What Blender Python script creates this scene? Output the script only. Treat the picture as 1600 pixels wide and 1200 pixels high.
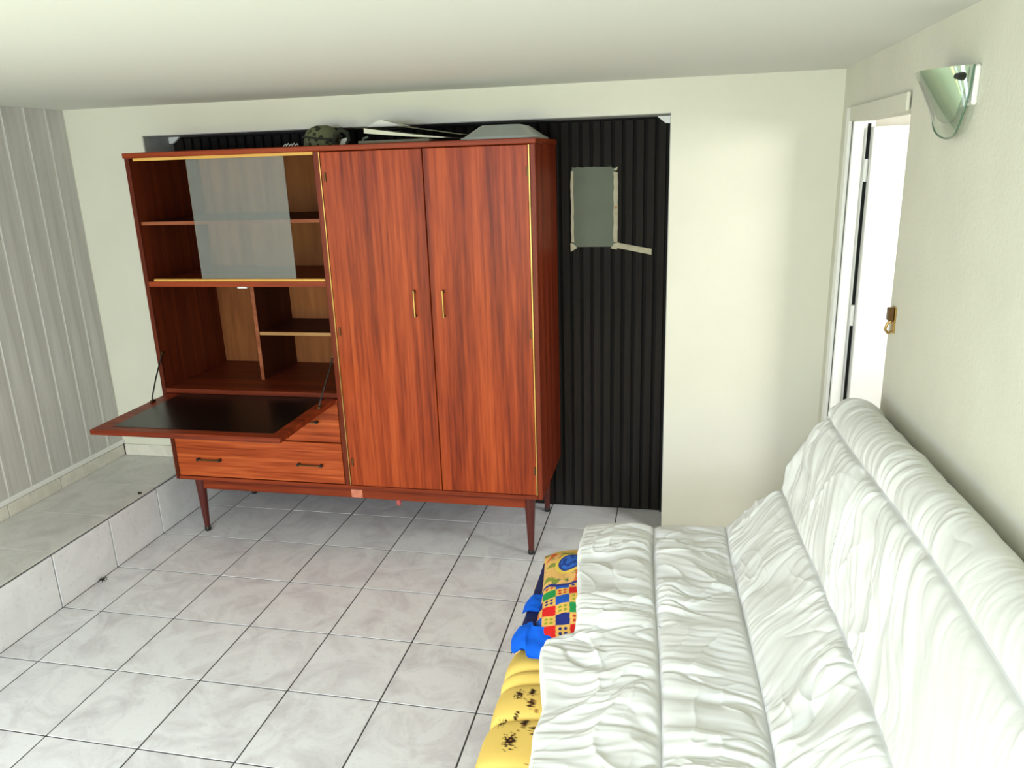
import bpy, math, random
import numpy as np
from mathutils import Vector, Matrix
random.seed(7)
PI = math.pi
for _o in list(bpy.data.objects): bpy.data.objects.remove(_o)
SC = bpy.context.scene
COL = SC.collection

# ------------------------------------------------------------------ camera
def rot(y, p, r):
    cy, sy = math.cos(y), math.sin(y); cp, sp = math.cos(p), math.sin(p); cr, sr = math.cos(r), math.sin(r)
    Rz = Matrix(((cy, -sy, 0), (sy, cy, 0), (0, 0, 1)))
    Rx = Matrix(((1, 0, 0), (0, cp, -sp), (0, sp, cp)))
    Ry = Matrix(((cr, 0, sr), (0, 1, 0), (-sr, 0, cr)))
    return Rz @ Rx @ Ry
CAM = Vector((2.578, -3.339, 1.706))
R_ = rot(0.2163, -0.2832, 0.0337)
cam = bpy.data.cameras.new('camera'); cam.lens = 27.31; cam.sensor_width = 36; cam.clip_start = .02
co = bpy.data.objects.new('camera', cam); COL.objects.link(co)
rt, fw, up = R_ @ Vector((1, 0, 0)), R_ @ Vector((0, 1, 0)), R_ @ Vector((0, 0, 1))
M4 = Matrix((rt, up, -fw)).transposed().to_4x4(); M4.translation = CAM
co.matrix_world = M4
SC.camera = co

# ------------------------------------------------------------------ world, lights, exposure
SC.view_settings.view_transform = 'Standard'; SC.view_settings.look = 'None'
SC.view_settings.gamma = 1; SC.view_settings.use_curve_mapping = False
SC.view_settings.exposure = 0.20
W = bpy.data.worlds.new('world'); SC.world = W; W.use_nodes = True
W.node_tree.nodes['Background'].inputs[0].default_value = (.80, .90, 1.0, 1)
W.node_tree.nodes['Background'].inputs[1].default_value = 1.2

def area(name, loc, aim, sx, sy, power, color, spread=180):
    l = bpy.data.lights.new(name, 'AREA'); l.shape = 'RECTANGLE'; l.size = sx; l.size_y = sy
    l.energy = power; l.color = color; l.spread = math.radians(spread)
    o = bpy.data.objects.new(name, l); COL.objects.link(o)
    o.location = loc
    o.rotation_euler = (Vector(aim) - Vector(loc)).to_track_quat('-Z', 'Y').to_euler()
    return o
# daylight through the french window behind the camera: sky from above, green lawn from below
area('sky_light', (-.50, -3.8, 1.45), (1.6, -2.4, .1), 1.5, .9, 30, (.76, .845, 1.0), 160)
area('garden_sky_light', (1.60, -4.98, 1.45), (1.2, -2.9, .1), 1.8, .9, 68, (.76, .845, 1.0), 150)
area('lawn_light', (-.50, -3.8, .75), (1.3, -2.6, 1.9), 1.5, .5, 15, (.97, 1.0, .20), 160)
area('garden_lawn_light', (1.60, -4.98, .55), (1.15, -2.9, 1.9), 1.8, .9, 21, (.97, 1.0, .20), 150)
area('hall_light', (4.35, -1.2, 1.9), (3.9, -.3, .9), .7, .7, 42, (1.0, .98, .93))

# ------------------------------------------------------------------ geometry helpers
class MB:
    def __init__(s): s.v = []; s.f = []; s.sm = []
    def add(s, vs, fs, smooth=False):
        b = len(s.v); s.v += [tuple(v) for v in vs]
        s.f += [tuple(i + b for i in f) for f in fs]; s.sm += [smooth] * len(fs)
        return s
    def box(s, x0, x1, y0, y1, z0, z1, bev=0.0):
        if bev <= 0 or bev * 2.2 > min(x1 - x0, y1 - y0, z1 - z0):
            vs = [(x, y, z) for x in (x0, x1) for y in (y0, y1) for z in (z0, z1)]
            return s.add(vs, [(0, 1, 3, 2), (4, 6, 7, 5), (0, 4, 5, 1), (2, 3, 7, 6), (0, 2, 6, 4), (1, 5, 7, 3)])
        vs = []; idx = {}
        def V(a, b, c):
            k = (round(a, 6), round(b, 6), round(c, 6))
            if k not in idx: idx[k] = len(vs); vs.append((a, b, c))
            return idx[k]
        lo = (x0, y0, z0); hi = (x1, y1, z1); fs = []
        def P(ax, sgn):   # the 4 corners of the inset face on axis ax
            o = [a for a in range(3) if a != ax]; out = {}
            for i in (0, 1):
                for j in (0, 1):
                    p = [0, 0, 0]; p[ax] = hi[ax] if sgn else lo[ax]
                    p[o[0]] = (hi[o[0]] - bev) if i else (lo[o[0]] + bev)
                    p[o[1]] = (hi[o[1]] - bev) if j else (lo[o[1]] + bev)
                    out[(i, j)] = V(*p)
            return out
        F = {(ax, sg): P(ax, sg) for ax in range(3) for sg in (0, 1)}
        for (ax, sg), d in F.items():
            q = [d[(0, 0)], d[(1, 0)], d[(1, 1)], d[(0, 1)]]
            fs.append(tuple(q))
        def corner(ax, sg, c):  # c = sign triple
            o = [a for a in range(3) if a != ax]
            return F[(ax, sg)][(c[o[0]], c[o[1]])]
        for e in range(3):
            a, b = [k for k in range(3) if k != e]
            for sa in (0, 1):
                for sb in (0, 1):
                    c0 = [0, 0, 0]; c0[a] = sa; c0[b] = sb; c1 = list(c0); c0[e] = 0; c1[e] = 1
                    fs.append((corner(a, sa, c0), corner(a, sa, c1), corner(b, sb, c1), corner(b, sb, c0)))
        for c in [(i, j, k) for i in (0, 1) for j in (0, 1) for k in (0, 1)]:
            fs.append(tuple(corner(ax, c[ax], c) for ax in range(3)))
        return s.add(vs, fs)
    def cyl(s, p0, p1, r0, r1=None, n=16, smooth=True, cap=True):
        r1 = r0 if r1 is None else r1
        p0, p1 = Vector(p0), Vector(p1); d = (p1 - p0).normalized()
        a = d.orthogonal().normalized(); b = d.cross(a)
        vs = []
        for p, r in ((p0, r0), (p1, r1)):
            for k in range(n):
                t = 2 * PI * k / n; vs.append(p + a * (r * math.cos(t)) + b * (r * math.sin(t)))
        fs = [(k, (k + 1) % n, n + (k + 1) % n, n + k) for k in range(n)]
        s.add(vs, fs, smooth)
        if cap: s.add(vs, [tuple(range(n))[::-1], tuple(range(n, 2 * n))])
        return s
    def tube(s, pts, r, n=8, cap=True):
        pts = [Vector(p) for p in pts]; rr = r if isinstance(r, (list, tuple)) else [r] * len(pts)
        vs = []; a = None
        for i, p in enumerate(pts):
            d = (pts[min(i + 1, len(pts) - 1)] - pts[max(i - 1, 0)]).normalized()
            a = d.orthogonal().normalized() if a is None else (a - d * a.dot(d)).normalized()
            b = d.cross(a)
            for k in range(n):
                t = 2 * PI * k / n; vs.append(p + a * (rr[i] * math.cos(t)) + b * (rr[i] * math.sin(t)))
        fs = []
        for i in range(len(pts) - 1):
            for k in range(n):
                fs.append((i * n + k, i * n + (k + 1) % n, (i + 1) * n + (k + 1) % n, (i + 1) * n + k))
        s.add(vs, fs, True)
        if cap: s.add(vs, [tuple(range(n))[::-1], tuple(range((len(pts) - 1) * n, len(pts) * n))])
        return s
    def lathe(s, cx, cy, prof, n=24, smooth=True):
        vs = [(cx + r * math.cos(2 * PI * k / n), cy + r * math.sin(2 * PI * k / n), z) for r, z in prof for k in range(n)]
        fs = [(i * n + k, i * n + (k + 1) % n, (i + 1) * n + (k + 1) % n, (i + 1) * n + k) for i in range(len(prof) - 1) for k in range(n)]
        s.add(vs, fs, smooth)
        s.add(vs, [tuple(range(n))[::-1], tuple(range((len(prof) - 1) * n, len(prof) * n))])
        return s
    def prism(s, poly, axis, a0, a1):
        n = len(poly); vs = []
        for a in (a0, a1):
            for p in poly:
                q = list(p); q.insert(axis, a); vs.append(tuple(q))
        fs = [tuple(range(n))[::-1], tuple(range(n, 2 * n))] + [(k, (k + 1) % n, n + (k + 1) % n, n + k) for k in range(n)]
        return s.add(vs, fs)
    def build(s, name, m, parent=None, **props):
        me = bpy.data.meshes.new(name)
        off = Vector((0, 0, 0))
        if parent is not None: off = world_loc(parent)
        me.from_pydata([(v[0] - off.x, v[1] - off.y, v[2] - off.z) for v in s.v], [], s.f)
        me.polygons.foreach_set('use_smooth', s.sm)
        me.update()
        import bmesh
        bm = bmesh.new(); bm.from_mesh(me); bmesh.ops.recalc_face_normals(bm, faces=bm.faces); bm.to_mesh(me); bm.free()
        if m: me.materials.append(m)
        o = bpy.data.objects.new(name, me); COL.objects.link(o)
        if parent is not None: o.parent = parent
        for k, v in props.items(): o[k] = v
        return o
def world_loc(o):
    l = Vector((0, 0, 0))
    while o is not None: l += o.location; o = o.parent
    return l
def thing(name, loc, label, cat, group=None):
    o = bpy.data.objects.new(name, None); COL.objects.link(o); o.location = loc; o.empty_display_size = .1
    o['label'] = label; o['category'] = cat
    if group: o['group'] = group
    return o
def struct_e(name, loc=(0, 0, 0)):
    o = bpy.data.objects.new(name, None); COL.objects.link(o); o.location = loc; o['kind'] = 'structure'; return o
def tag(o, label, cat, group=None):
    o['label'] = label; o['category'] = cat
    if group: o['group'] = group
    return o
def inst(me, name, loc, parent):
    o = bpy.data.objects.new(name, me); COL.objects.link(o); o.location = Vector(loc) - world_loc(parent); o.parent = parent
    return o
def grid_obj(name, X, Y, Z, m, parent=None, colors=None, close=False):
    """X,Y,Z numpy arrays (rows, cols) -> smooth grid mesh"""
    nr, nc = X.shape
    off = world_loc(parent) if parent is not None else Vector((0, 0, 0))
    co_ = np.stack([X - off.x, Y - off.y, Z - off.z], -1).reshape(-1, 3).astype(np.float32)
    i = np.arange(nr * nc).reshape(nr, nc)
    q = np.stack([i[:-1, :-1], i[:-1, 1:], i[1:, 1:], i[1:, :-1]], -1).reshape(-1, 4)
    me = bpy.data.meshes.new(name)
    me.vertices.add(nr * nc); me.vertices.foreach_set('co', co_.ravel())
    me.loops.add(q.size); me.loops.foreach_set('vertex_index', q.ravel().astype(np.int32))
    me.polygons.add(len(q)); me.polygons.foreach_set('loop_start', (np.arange(len(q)) * 4).astype(np.int32))
    me.polygons.foreach_set('loop_total', np.full(len(q), 4, np.int32))
    me.update(calc_edges=True); me.validate()
    me.polygons.foreach_set('use_smooth', np.ones(len(q), bool))
    if colors is not None:
        ca = me.color_attributes.new('print', 'FLOAT_COLOR', 'POINT')
        ca.data.foreach_set('color', np.concatenate([colors.reshape(-1, 3), np.ones((nr * nc, 1))], 1).astype(np.float32).ravel())
    if m: me.materials.append(m)
    o = bpy.data.objects.new(name, me); COL.objects.link(o)
    if parent is not None: o.parent = parent
    return o

# ------------------------------------------------------------------ numpy noise
_rng = np.random.RandomState(11)
_perm = _rng.permutation(4096)
_gr = _rng.rand(4096) * 2 * PI
def pnoise(x, y, seed=0):
    x = np.asarray(x, float) + seed * 17.3; y = np.asarray(y, float) + seed * 9.7
    xi = np.floor(x).astype(int); yi = np.floor(y).astype(int); xf = x - xi; yf = y - yi
    def g(ix, iy, dx, dy):
        a = _gr[_perm[(_perm[ix % 4096] + iy) % 4096]]
        return np.cos(a) * dx + np.sin(a) * dy
    u = xf ** 3 * (xf * (xf * 6 - 15) + 10); w = yf ** 3 * (yf * (yf * 6 - 15) + 10)
    a = g(xi, yi, xf, yf); b = g(xi + 1, yi, xf - 1, yf); c = g(xi, yi + 1, xf, yf - 1); d = g(xi + 1, yi + 1, xf - 1, yf - 1)
    return ((a * (1 - u) + b * u) * (1 - w) + (c * (1 - u) + d * u) * w) * 1.5
def sst(x, a, b):
    t = np.clip((x - a) / (b - a), 0, 1); return t * t * (3 - 2 * t)

# ------------------------------------------------------------------ materials
def newmat(name):
    m = bpy.data.materials.new(name); m.use_nodes = True
    nt = m.node_tree; return m, nt, nt.nodes['Principled BSDF']
def simple(name, color, rough=.5, metal=0, bump=0, bscale=60, var=0, vscale=8, spec=.5):
    m, nt, b = newmat(name)
    b.inputs['Base Color'].default_value = (*color, 1); b.inputs['Roughness'].default_value = rough
    b.inputs['Metallic'].default_value = metal; b.inputs['Specular IOR Level'].default_value = spec
    if var or bump:
        tc = nt.nodes.new('ShaderNodeTexCoord')
    if var:
        n = nt.nodes.new('ShaderNodeTexNoise'); n.inputs['Scale'].default_value = vscale; n.inputs['Detail'].default_value = 5
        nt.links.new(tc.outputs['Object'], n.inputs['Vector'])
        cr = nt.nodes.new('ShaderNodeValToRGB')
        cr.color_ramp.elements[0].position = .3; cr.color_ramp.elements[1].position = .7
        cr.color_ramp.elements[0].color = (*[c * (1 - var) for c in color], 1); cr.color_ramp.elements[1].color = (*[min(1, c * (1 + var * .5)) for c in color], 1)
        nt.links.new(n.outputs['Fac'], cr.inputs['Fac']); nt.links.new(cr.outputs['Color'], b.inputs['Base Color'])
    if bump:
        n2 = nt.nodes.new('ShaderNodeTexNoise'); n2.inputs['Scale'].default_value = bscale; n2.inputs['Detail'].default_value = 4
        nt.links.new(tc.outputs['Object'], n2.inputs['Vector'])
        bp = nt.nodes.new('ShaderNodeBump'); bp.inputs['Strength'].default_value = bump; bp.inputs['Distance'].default_value = .002
        nt.links.new(n2.outputs['Fac'], bp.inputs['Height']); nt.links.new(bp.outputs['Normal'], b.inputs['Normal'])
    return m
def wood(name, c_dark, c_mid, c_light, axis='z', rough=.33, fine=130, wide=16):
    """ribbon-striped veneer, grain along one axis"""
    m, nt, b = newmat(name); L = nt.links
    tc = nt.nodes.new('ShaderNodeTexCoord')
    def noise(sc_across, sc_along, det, dist=0):
        mp = nt.nodes.new('ShaderNodeMapping')
        s = [sc_across] * 3; s['xyz'.index(axis)] = sc_along
        mp.inputs['Scale'].default_value = s
        L.new(tc.outputs['Object'], mp.inputs['Vector'])
        n = nt.nodes.new('ShaderNodeTexNoise'); n.inputs['Scale'].default_value = 1; n.inputs['Detail'].default_value = det
        n.inputs['Distortion'].default_value = dist
        L.new(mp.outputs['Vector'], n.inputs['Vector']); return n
    n1 = noise(wide, .7, 3, .3); n2 = noise(fine, 5, 4); n3 = noise(wide * 3, .5, 2)
    mx = nt.nodes.new('ShaderNodeMath'); mx.operation = 'MULTIPLY_ADD'; mx.inputs[1].default_value = .35
    L.new(n2.outputs['Fac'], mx.inputs[0]); 
    m2 = nt.nodes.new('ShaderNodeMath'); m2.operation = 'MULTIPLY_ADD'; m2.inputs[1].default_value = .4
    L.new(n3.outputs['Fac'], m2.inputs[0])
    m3 = nt.nodes.new('ShaderNodeMath'); m3.operation = 'MULTIPLY'; m3.inputs[1].default_value = .45
    L.new(n1.outputs['Fac'], m3.inputs[0]); L.new(m3.outputs[0], m2.inputs[2]); L.new(m2.outputs[0], mx.inputs[2])
    cr = nt.nodes.new('ShaderNodeValToRGB'); e = cr.color_ramp.elements
    e[0].position = .46; e[0].color = (*c_dark, 1); e[1].position = .74; e[1].color = (*c_light, 1)
    k = e.new(.6); k.color = (*c_mid, 1)
    L.new(mx.outputs[0], cr.inputs['Fac']); L.new(cr.outputs['Color'], b.inputs['Base Color'])
    b.inputs['Roughness'].default_value = rough + .08; b.inputs['Specular IOR Level'].default_value = .2
    bp = nt.nodes.new('ShaderNodeBump'); bp.inputs['Strength'].default_value = .08; bp.inputs['Distance'].default_value = .001
    L.new(n2.outputs['Fac'], bp.inputs['Height']); L.new(bp.outputs['Normal'], b.inputs['Normal'])
    return m
def tile_mat(name, c0, c1, rough=.32):
    m, nt, b = newmat(name); L = nt.links
    g = nt.nodes.new('ShaderNodeNewGeometry')
    oi = nt.nodes.new('ShaderNodeObjectInfo')
    add = nt.nodes.new('ShaderNodeVectorMath'); add.operation = 'ADD'
    cmb = nt.nodes.new('ShaderNodeCombineXYZ')
    mu = nt.nodes.new('ShaderNodeMath'); mu.operation = 'MULTIPLY'; mu.inputs[1].default_value = 40
    L.new(oi.outputs['Random'], mu.inputs[0]); L.new(mu.outputs[0], cmb.inputs[2])
    L.new(g.outputs['Position'], add.inputs[0]); L.new(cmb.outputs[0], add.inputs[1])
    n = nt.nodes.new('ShaderNodeTexNoise'); n.inputs['Scale'].default_value = 6; n.inputs['Detail'].default_value = 8; n.inputs['Roughness'].default_value = .65; n.inputs['Distortion'].default_value = 1.0
    L.new(add.outputs[0], n.inputs['Vector'])
    cr = nt.nodes.new('ShaderNodeValToRGB'); e = cr.color_ramp.elements
    e[0].position = .30; e[0].color = (*c0, 1); e[1].position = .56; e[1].color = (*c1, 1)
    L.new(n.outputs['Fac'], cr.inputs['Fac'])
    # small grubby speckle, real dirt that sits on the glaze
    n2 = nt.nodes.new('ShaderNodeTexNoise'); n2.inputs['Scale'].default_value = 55; n2.inputs['Detail'].default_value = 6
    L.new(g.outputs['Position'], n2.inputs['Vector'])
    c2 = nt.nodes.new('ShaderNodeValToRGB'); e = c2.color_ramp.elements
    e[0].position = .26; e[0].color = (.90, .88, .88, 1); e[1].position = .42; e[1].color = (1, 1, 1, 1)
    L.new(n2.outputs['Fac'], c2.inputs['Fac'])
    mx = nt.nodes.new('ShaderNodeMix'); mx.data_type = 'RGBA'; mx.blend_type = 'MULTIPLY'; mx.inputs[0].default_value = 1
    L.new(cr.outputs['Color'], mx.inputs[6]); L.new(c2.outputs['Color'], mx.inputs[7]); L.new(mx.outputs[2], b.inputs['Base Color'])
    b.inputs['Roughness'].default_value = rough; b.inputs['Specular IOR Level'].default_value = .4
    return m
def print_mat(name, rough=.8, bump=.25):
    m, nt, b = newmat(name); L = nt.links
    a = nt.nodes.new('ShaderNodeAttribute'); a.attribute_name = 'print'
    L.new(a.outputs['Color'], b.inputs['Base Color']); b.inputs['Roughness'].default_value = rough
    b.inputs['Specular IOR Level'].default_value = .2
    tc = nt.nodes.new('ShaderNodeTexCoord'); n = nt.nodes.new('ShaderNodeTexNoise'); n.inputs['Scale'].default_value = 300
    L.new(tc.outputs['Object'], n.inputs['Vector'])
    bp = nt.nodes.new('ShaderNodeBump'); bp.inputs['Strength'].default_value = bump; bp.inputs['Distance'].default_value = .001
    L.new(n.outputs['Fac'], bp.inputs['Height']); L.new(bp.outputs['Normal'], b.inputs['Normal'])
    return m
def glass_mat(name, tint, dust, veil_col=(.7, .72, .68)):  # dust: diffuse share painting a reflection veil on the pane, frosting on the lamp
    """clear pane with a pale diffuse veil (its share = dust) and a sharp surface reflection"""
    m = bpy.data.materials.new(name); m.use_nodes = True; nt = m.node_tree; nt.nodes.clear(); L = nt.links
    out = nt.nodes.new('ShaderNodeOutputMaterial')
    tr = nt.nodes.new('ShaderNodeBsdfTransparent'); tr.inputs[0].default_value = (*tint, 1)
    df = nt.nodes.new('ShaderNodeBsdfDiffuse'); df.inputs[0].default_value = (*veil_col, 1)
    gl = nt.nodes.new('ShaderNodeBsdfGlossy'); gl.inputs['Roughness'].default_value = .04
    fr = nt.nodes.new('ShaderNodeFresnel'); fr.inputs[0].default_value = 1.5
    m1 = nt.nodes.new('ShaderNodeMixShader'); m1.inputs[0].default_value = dust
    m2 = nt.nodes.new('ShaderNodeMixShader')
    L.new(tr.outputs[0], m1.inputs[1]); L.new(df.outputs[0], m1.inputs[2])
    L.new(fr.outputs[0], m2.inputs[0]); L.new(m1.outputs[0], m2.inputs[1]); L.new(gl.outputs[0], m2.inputs[2])
    L.new(m2.outputs[0], out.inputs[0])
    return m

M_wall = simple('wall_paint', (.73, .715, .62), .85, bump=.25, bscale=140, var=.03, vscale=3, spec=.2)
M_wall_r = simple('wall_paint_roughcast', (.68, .67, .58), .9, bump=.6, bscale=90, var=.04, vscale=5, spec=.2)
M_ceil = simple('ceiling_paint', (.74, .745, .71), .9, bump=.1, bscale=80, spec=.2)
M_reveal = simple('bare_render', (.44, .45, .43), .95, bump=.5, bscale=40, var=.15, vscale=12)
M_board = wood('limed_board', (.46, .445, .425), (.55, .535, .515), (.63, .615, .595), 'z', .6, 90, 9)
M_white = simple('white_gloss_paint', (.86, .86, .84), .35)
M_tile = tile_mat('glazed_tile', (.60, .575, .60), (.79, .79, .81))
M_tile_s = tile_mat('glazed_step_tile', (.54, .53, .505), (.67, .66, .635), .4)
M_tile_r = tile_mat('glazed_riser_tile', (.80, .80, .83), (.88, .88, .91), .4)
M_skirt = tile_mat('glazed_skirting_tile', (.60, .57, .50), (.76, .73, .66), .4)
M_grout = simple('dark_grout', (.05, .047, .05), .95)
M_grout2 = simple('step_grout', (.06, .058, .06), .95)
M_door = wood('sapele_upright', (.15, .017, .0035), (.31, .043, .009), (.46, .080, .018), 'z', .30, 110, 13)
M_door_h = wood('sapele_level', (.18, .024, .005), (.38, .062, .014), (.58, .125, .034), 'x', .30, 110, 15)
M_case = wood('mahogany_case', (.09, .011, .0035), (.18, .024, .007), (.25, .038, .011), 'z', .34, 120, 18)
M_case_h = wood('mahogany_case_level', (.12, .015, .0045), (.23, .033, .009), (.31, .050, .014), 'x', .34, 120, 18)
M_case_m = wood('mahogany_desk_floor_shaded', (.07, .010, .004), (.13, .020, .007), (.19, .032, .011), 'x', .34, 120, 18)  # darker copy of the case wood, shade of the desk bay in its colour
M_case_d = wood('mahogany_left_side_shaded', (.06, .009, .003), (.11, .017, .006), (.16, .027, .009), 'z', .34, 120, 18)  # case wood again, darkened to carry the shade on the left side
M_in = wood('interior_veneer_shaded', (.03, .005, .002), (.055, .010, .004), (.08, .017, .007), 'z', .5, 90, 9)  # inner wood coloured darker to stand for the shade inside the unit
M_back = wood('pale_back_panel', (.17, .050, .014), (.25, .083, .024), (.32, .115, .035), 'z', .6, 40, 5)
M_leg = simple('dark_mahogany', (.085, .010, .006), .3)
M_yel = wood('golden_lipping', (.55, .27, .05), (.68, .36, .08), (.75, .44, .12), 'x', .4, 60, 8)
M_shelfedge = wood('pale_shelf_lipping', (.34, .17, .06), (.46, .25, .10), (.52, .30, .13), 'x', .5, 60, 8)
M_shelfedge2 = wood('red_shelf_lipping', (.20, .05, .02), (.30, .09, .04), (.36, .12, .055), 'x', .5, 60, 8)
M_black = simple('black_leatherette', (.003, .0035, .0035), .28, bump=.1, bscale=300, spec=.3)
M_brass = simple('brass', (.48, .31, .10), .4, 1)
M_brass_d = simple('tarnished_brass', (.16, .09, .04), .45, 1)
M_steel = simple('dark_steel', (.05, .05, .05), .45, .8)
M_slat = wood('near_black_slat', (.007, .0055, .0045), (.013, .0105, .0085), (.021, .017, .014), 'z', .6, 60, 6)
M_blackgap = simple('black_backing_gap_shade', (.004, .004, .004), .9)
M_tape = simple('masking_tape', (.50, .46, .33), .7, var=.15, vscale=30)
M_sheet = simple('grey_green_plastic', (.098, .118, .080), .55, var=.10, vscale=9)
M_pane = glass_mat('reflection_veil_glass', (.93, .95, .93), .15, (.60, .62, .60))  # grey diffuse veil paints the reflected room into the pane
M_gfrost = glass_mat('frosted_green_glass', (.94, .96, .90), .82, (.66, .69, .54))
M_gfrost.node_tree.nodes['Glossy BSDF'].inputs['Roughness'].default_value = .35
M_gclear = glass_mat('clear_green_glass', (.92, .98, .93), .12, (.75, .83, .70))
M_gedge = simple('green_glass_edge', (.09, .17, .11), .2)
M_duvet = simple('white_cotton', (.75, .755, .745), .85, bump=.12, bscale=500, spec=.15)
M_matt = print_mat('yellow_cotton_print', .85)
M_pill = print_mat('pillowcase_print', .85)
M_blue = simple('bright_blue_fleece', (.01, .13, .78), .95, bump=.5, bscale=400, spec=.1)
M_navy = simple('navy_cotton', (.008, .014, .10), .9)
M_camo = simple('olive_cloth', (.085, .085, .040), .95, bump=.5, bscale=200)
M_camo_d = simple('dark_olive_cloth', (.025, .028, .015), .95, bump=.5, bscale=200)
M_paper = simple('off_white_paper', (.62, .62, .50), .8, var=.05)
M_paper_w = simple('white_paper', (.72, .72, .66), .8)
M_card = simple('grey_board', (.16, .15, .10), .8, var=.2, vscale=20)
M_plastic = simple('cloudy_plastic', (.34, .37, .34), .35)
M_dirt = simple('dark_debris', (.02, .018, .016), .9)
M_crumb = simple('white_crumb', (.8, .8, .78), .9)
M_hallw = simple('hall_paint', (.85, .84, .80), .8)

# ------------------------------------------------------------------ room
XL, XR, YW, ZC, YF = -.296, 3.184, .038, 1.991, -4.9
XA, XB, ZR, YG = .105, 2.531, 1.86, .262
T = .33
# floor: slab of grout with every tile a part
fl = MB().box(-.5, 4.6, YF - .3, .40, -.12, -.0016).build('floor', M_grout, kind='structure')
xs = [.150] + [T * k for k in range(1, 10)] + [XR]
cache = {}
def tile_mesh(w, d, h, m, name='tile', bev=.0009):
    k = (round(w, 4), round(d, 4), round(h, 4), m.name)
    if k not in cache:
        mb = MB().box(-w / 2, w / 2, -d / 2, d / 2, -h / 2, h / 2, bev)
        o = mb.build(name, m); cache[k] = o.data; bpy.data.objects.remove(o)
    return cache[k]
gx, gy = .0026, .0024
for r in range(-1, 15):
    y1 = -T * r; y0 = y1 - T
    if r == -1: y1 = YG
    if y0 < YF: y0 = YF
    for i in range(len(xs) - 1):
        x0, x1 = xs[i], xs[i + 1]
        if r == -1 and i == len(xs) - 2: continue
        if r == -1 and x1 > XB: x1 = XB
        if x1 - x0 < .02: continue
        w, d = x1 - x0 - 2 * gx, y1 - y0 - 2 * gy
        inst(tile_mesh(w, d, .008, M_tile), 'tile', ((x0 + x1) / 2, (y0 + y1) / 2, -.004 + random.uniform(-.0004, .0004)), fl)
# strip of tile in front of the back wall right of the recess is covered by row 0
# raised tiled step along the left wall
HS, XS = .249, .150
st = MB().box(XL - .05, XS - .008, YF - .1, YG, -.0, HS - .008).build('step', M_grout2, kind='structure')
ys = [YG] + [-T * k for k in range(0, 15)]
ys[-1] = YF
for a, b in zip(ys[:-1], ys[1:]):
    d = a - b - .004
    inst(tile_mesh(.008, d - .0025, HS - .015, M_tile_r), 'riser_tile', (XS - .004, (a + b) / 2, (HS - .015) / 2), st)
    for x0, x1 in ((XS - T, XS), (XL, XS - T)):
        if a > YW and x0 == XL: pass
        inst(tile_mesh(x1 - x0 - .0015, d + .002, .008, M_tile_s), 'step_tile', ((x0 + x1) / 2, (a + b) / 2, HS - .004), st)
# left wall with its boards
wl = MB()
LW0, LW1, LZ0, LZ1 = -4.65, -2.95, .48, 1.86
for a, b, c, d in ((YF - .1, LW0, -.1, ZC + .02), (LW1, YW + .4, -.1, ZC + .02), (LW0, LW1, -.1, LZ0), (LW0, LW1, LZ1, ZC + .02)): wl.box(XL - .15, XL - .0030, a, b, c, d)
wl = wl.build('wall_left', M_white, kind='structure')
yb = YW; k = 0
while yb > YF:
    ya = yb; yb = -.078 - .1268 * k; k += 1
    lo = max(yb, YF)
    w = ya - lo - .0115
    for z0, z1 in (((.330, LZ0), (LZ1, ZC)) if (lo > LW0 - .1 and ya < LW1 + .1) else ((.330, ZC),)):
        inst(tile_mesh(.004, w, z1 - z0, M_board, 'board', .0006), 'board', (XL - .002, (ya + lo) / 2, (z0 + z1) / 2), wl)
# tile skirting on the step and the white lath above it
sk = MB().box(XL - .010, XL, YF, YW, HS, .311).build('baseboard_left', M_grout2, kind='structure')
js = [YW - .012, -.272, -.425, -.735, -1.065, -1.395, -1.725, -2.055, -2.385, -2.715, -3.045, -3.375, -3.705, -4.035, -4.365, -4.695, YF]
for a, b in zip(js[:-1], js[1:]):
    inst(tile_mesh(.008, a - b - .004, .060, M_skirt), 'skirting_tile', (XL + .004, (a + b) / 2, HS + .031), sk)
MB().box(XL - .004, XL + .009, YF, YW, .312, .334, .002).build('trim_1', M_white, kind='structure')
sb = MB().box(XL, XA, YW - .002, YW, HS, .309).build('baseboard_back', M_grout2, kind='structure')
inst(tile_mesh(.300, .008, .060, M_skirt), 'skirting_tile', (XL + .010 + .15, YW - .006, HS + .031), sb)
inst(tile_mesh(.086, .008, .060, M_skirt), 'skirting_tile', (XL + .010 + .303 + .043, YW - .006, HS + .031), sb)
# back wall with the recess of the garage door
wb = MB()
wb.box(XL - .15, XA, YW, YW + .28, 0, ZC + .02)
wb.box(XB, XR + .35, YW, YW + .28, -.02, ZC + .02)
wb.box(XA, XB, YW, YW + .28, ZR, ZC + .02)
wb.build('wall_back', M_wall, kind='structure')
rv = MB()
rv.box(XA, XA + .003, YW + .004, YG + .02, 0, ZR - .0)
rv.box(XA, XB, YW + .004, YG + .02, ZR - .003, ZR)
rv.box(XB - .003, XB, YW + .004, YG + .02, 0, ZR)
rv.build('trim_2', M_reveal, kind='structure')
# right wall with doorway near the corner
DY0, DY1, DZ = -.93, -.17, 1.794
wr = MB()
wr.box(XR, XR + .075, YF - .1, DY0, -.02, ZC + .02)
wr.box(XR, XR + .075, DY1 + .0, YW + .01, -.02, ZC + .02)
wr.box(XR, XR + .075, DY0, DY1, DZ + .02, ZC + .02)
wr.build('wall_right', M_wall_r, kind='structure')
# ceiling
MB().box(XL - .2, 4.7, YF - .2, YG + .2, ZC, ZC + .12).build('ceiling', M_ceil, kind='structure')
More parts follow.
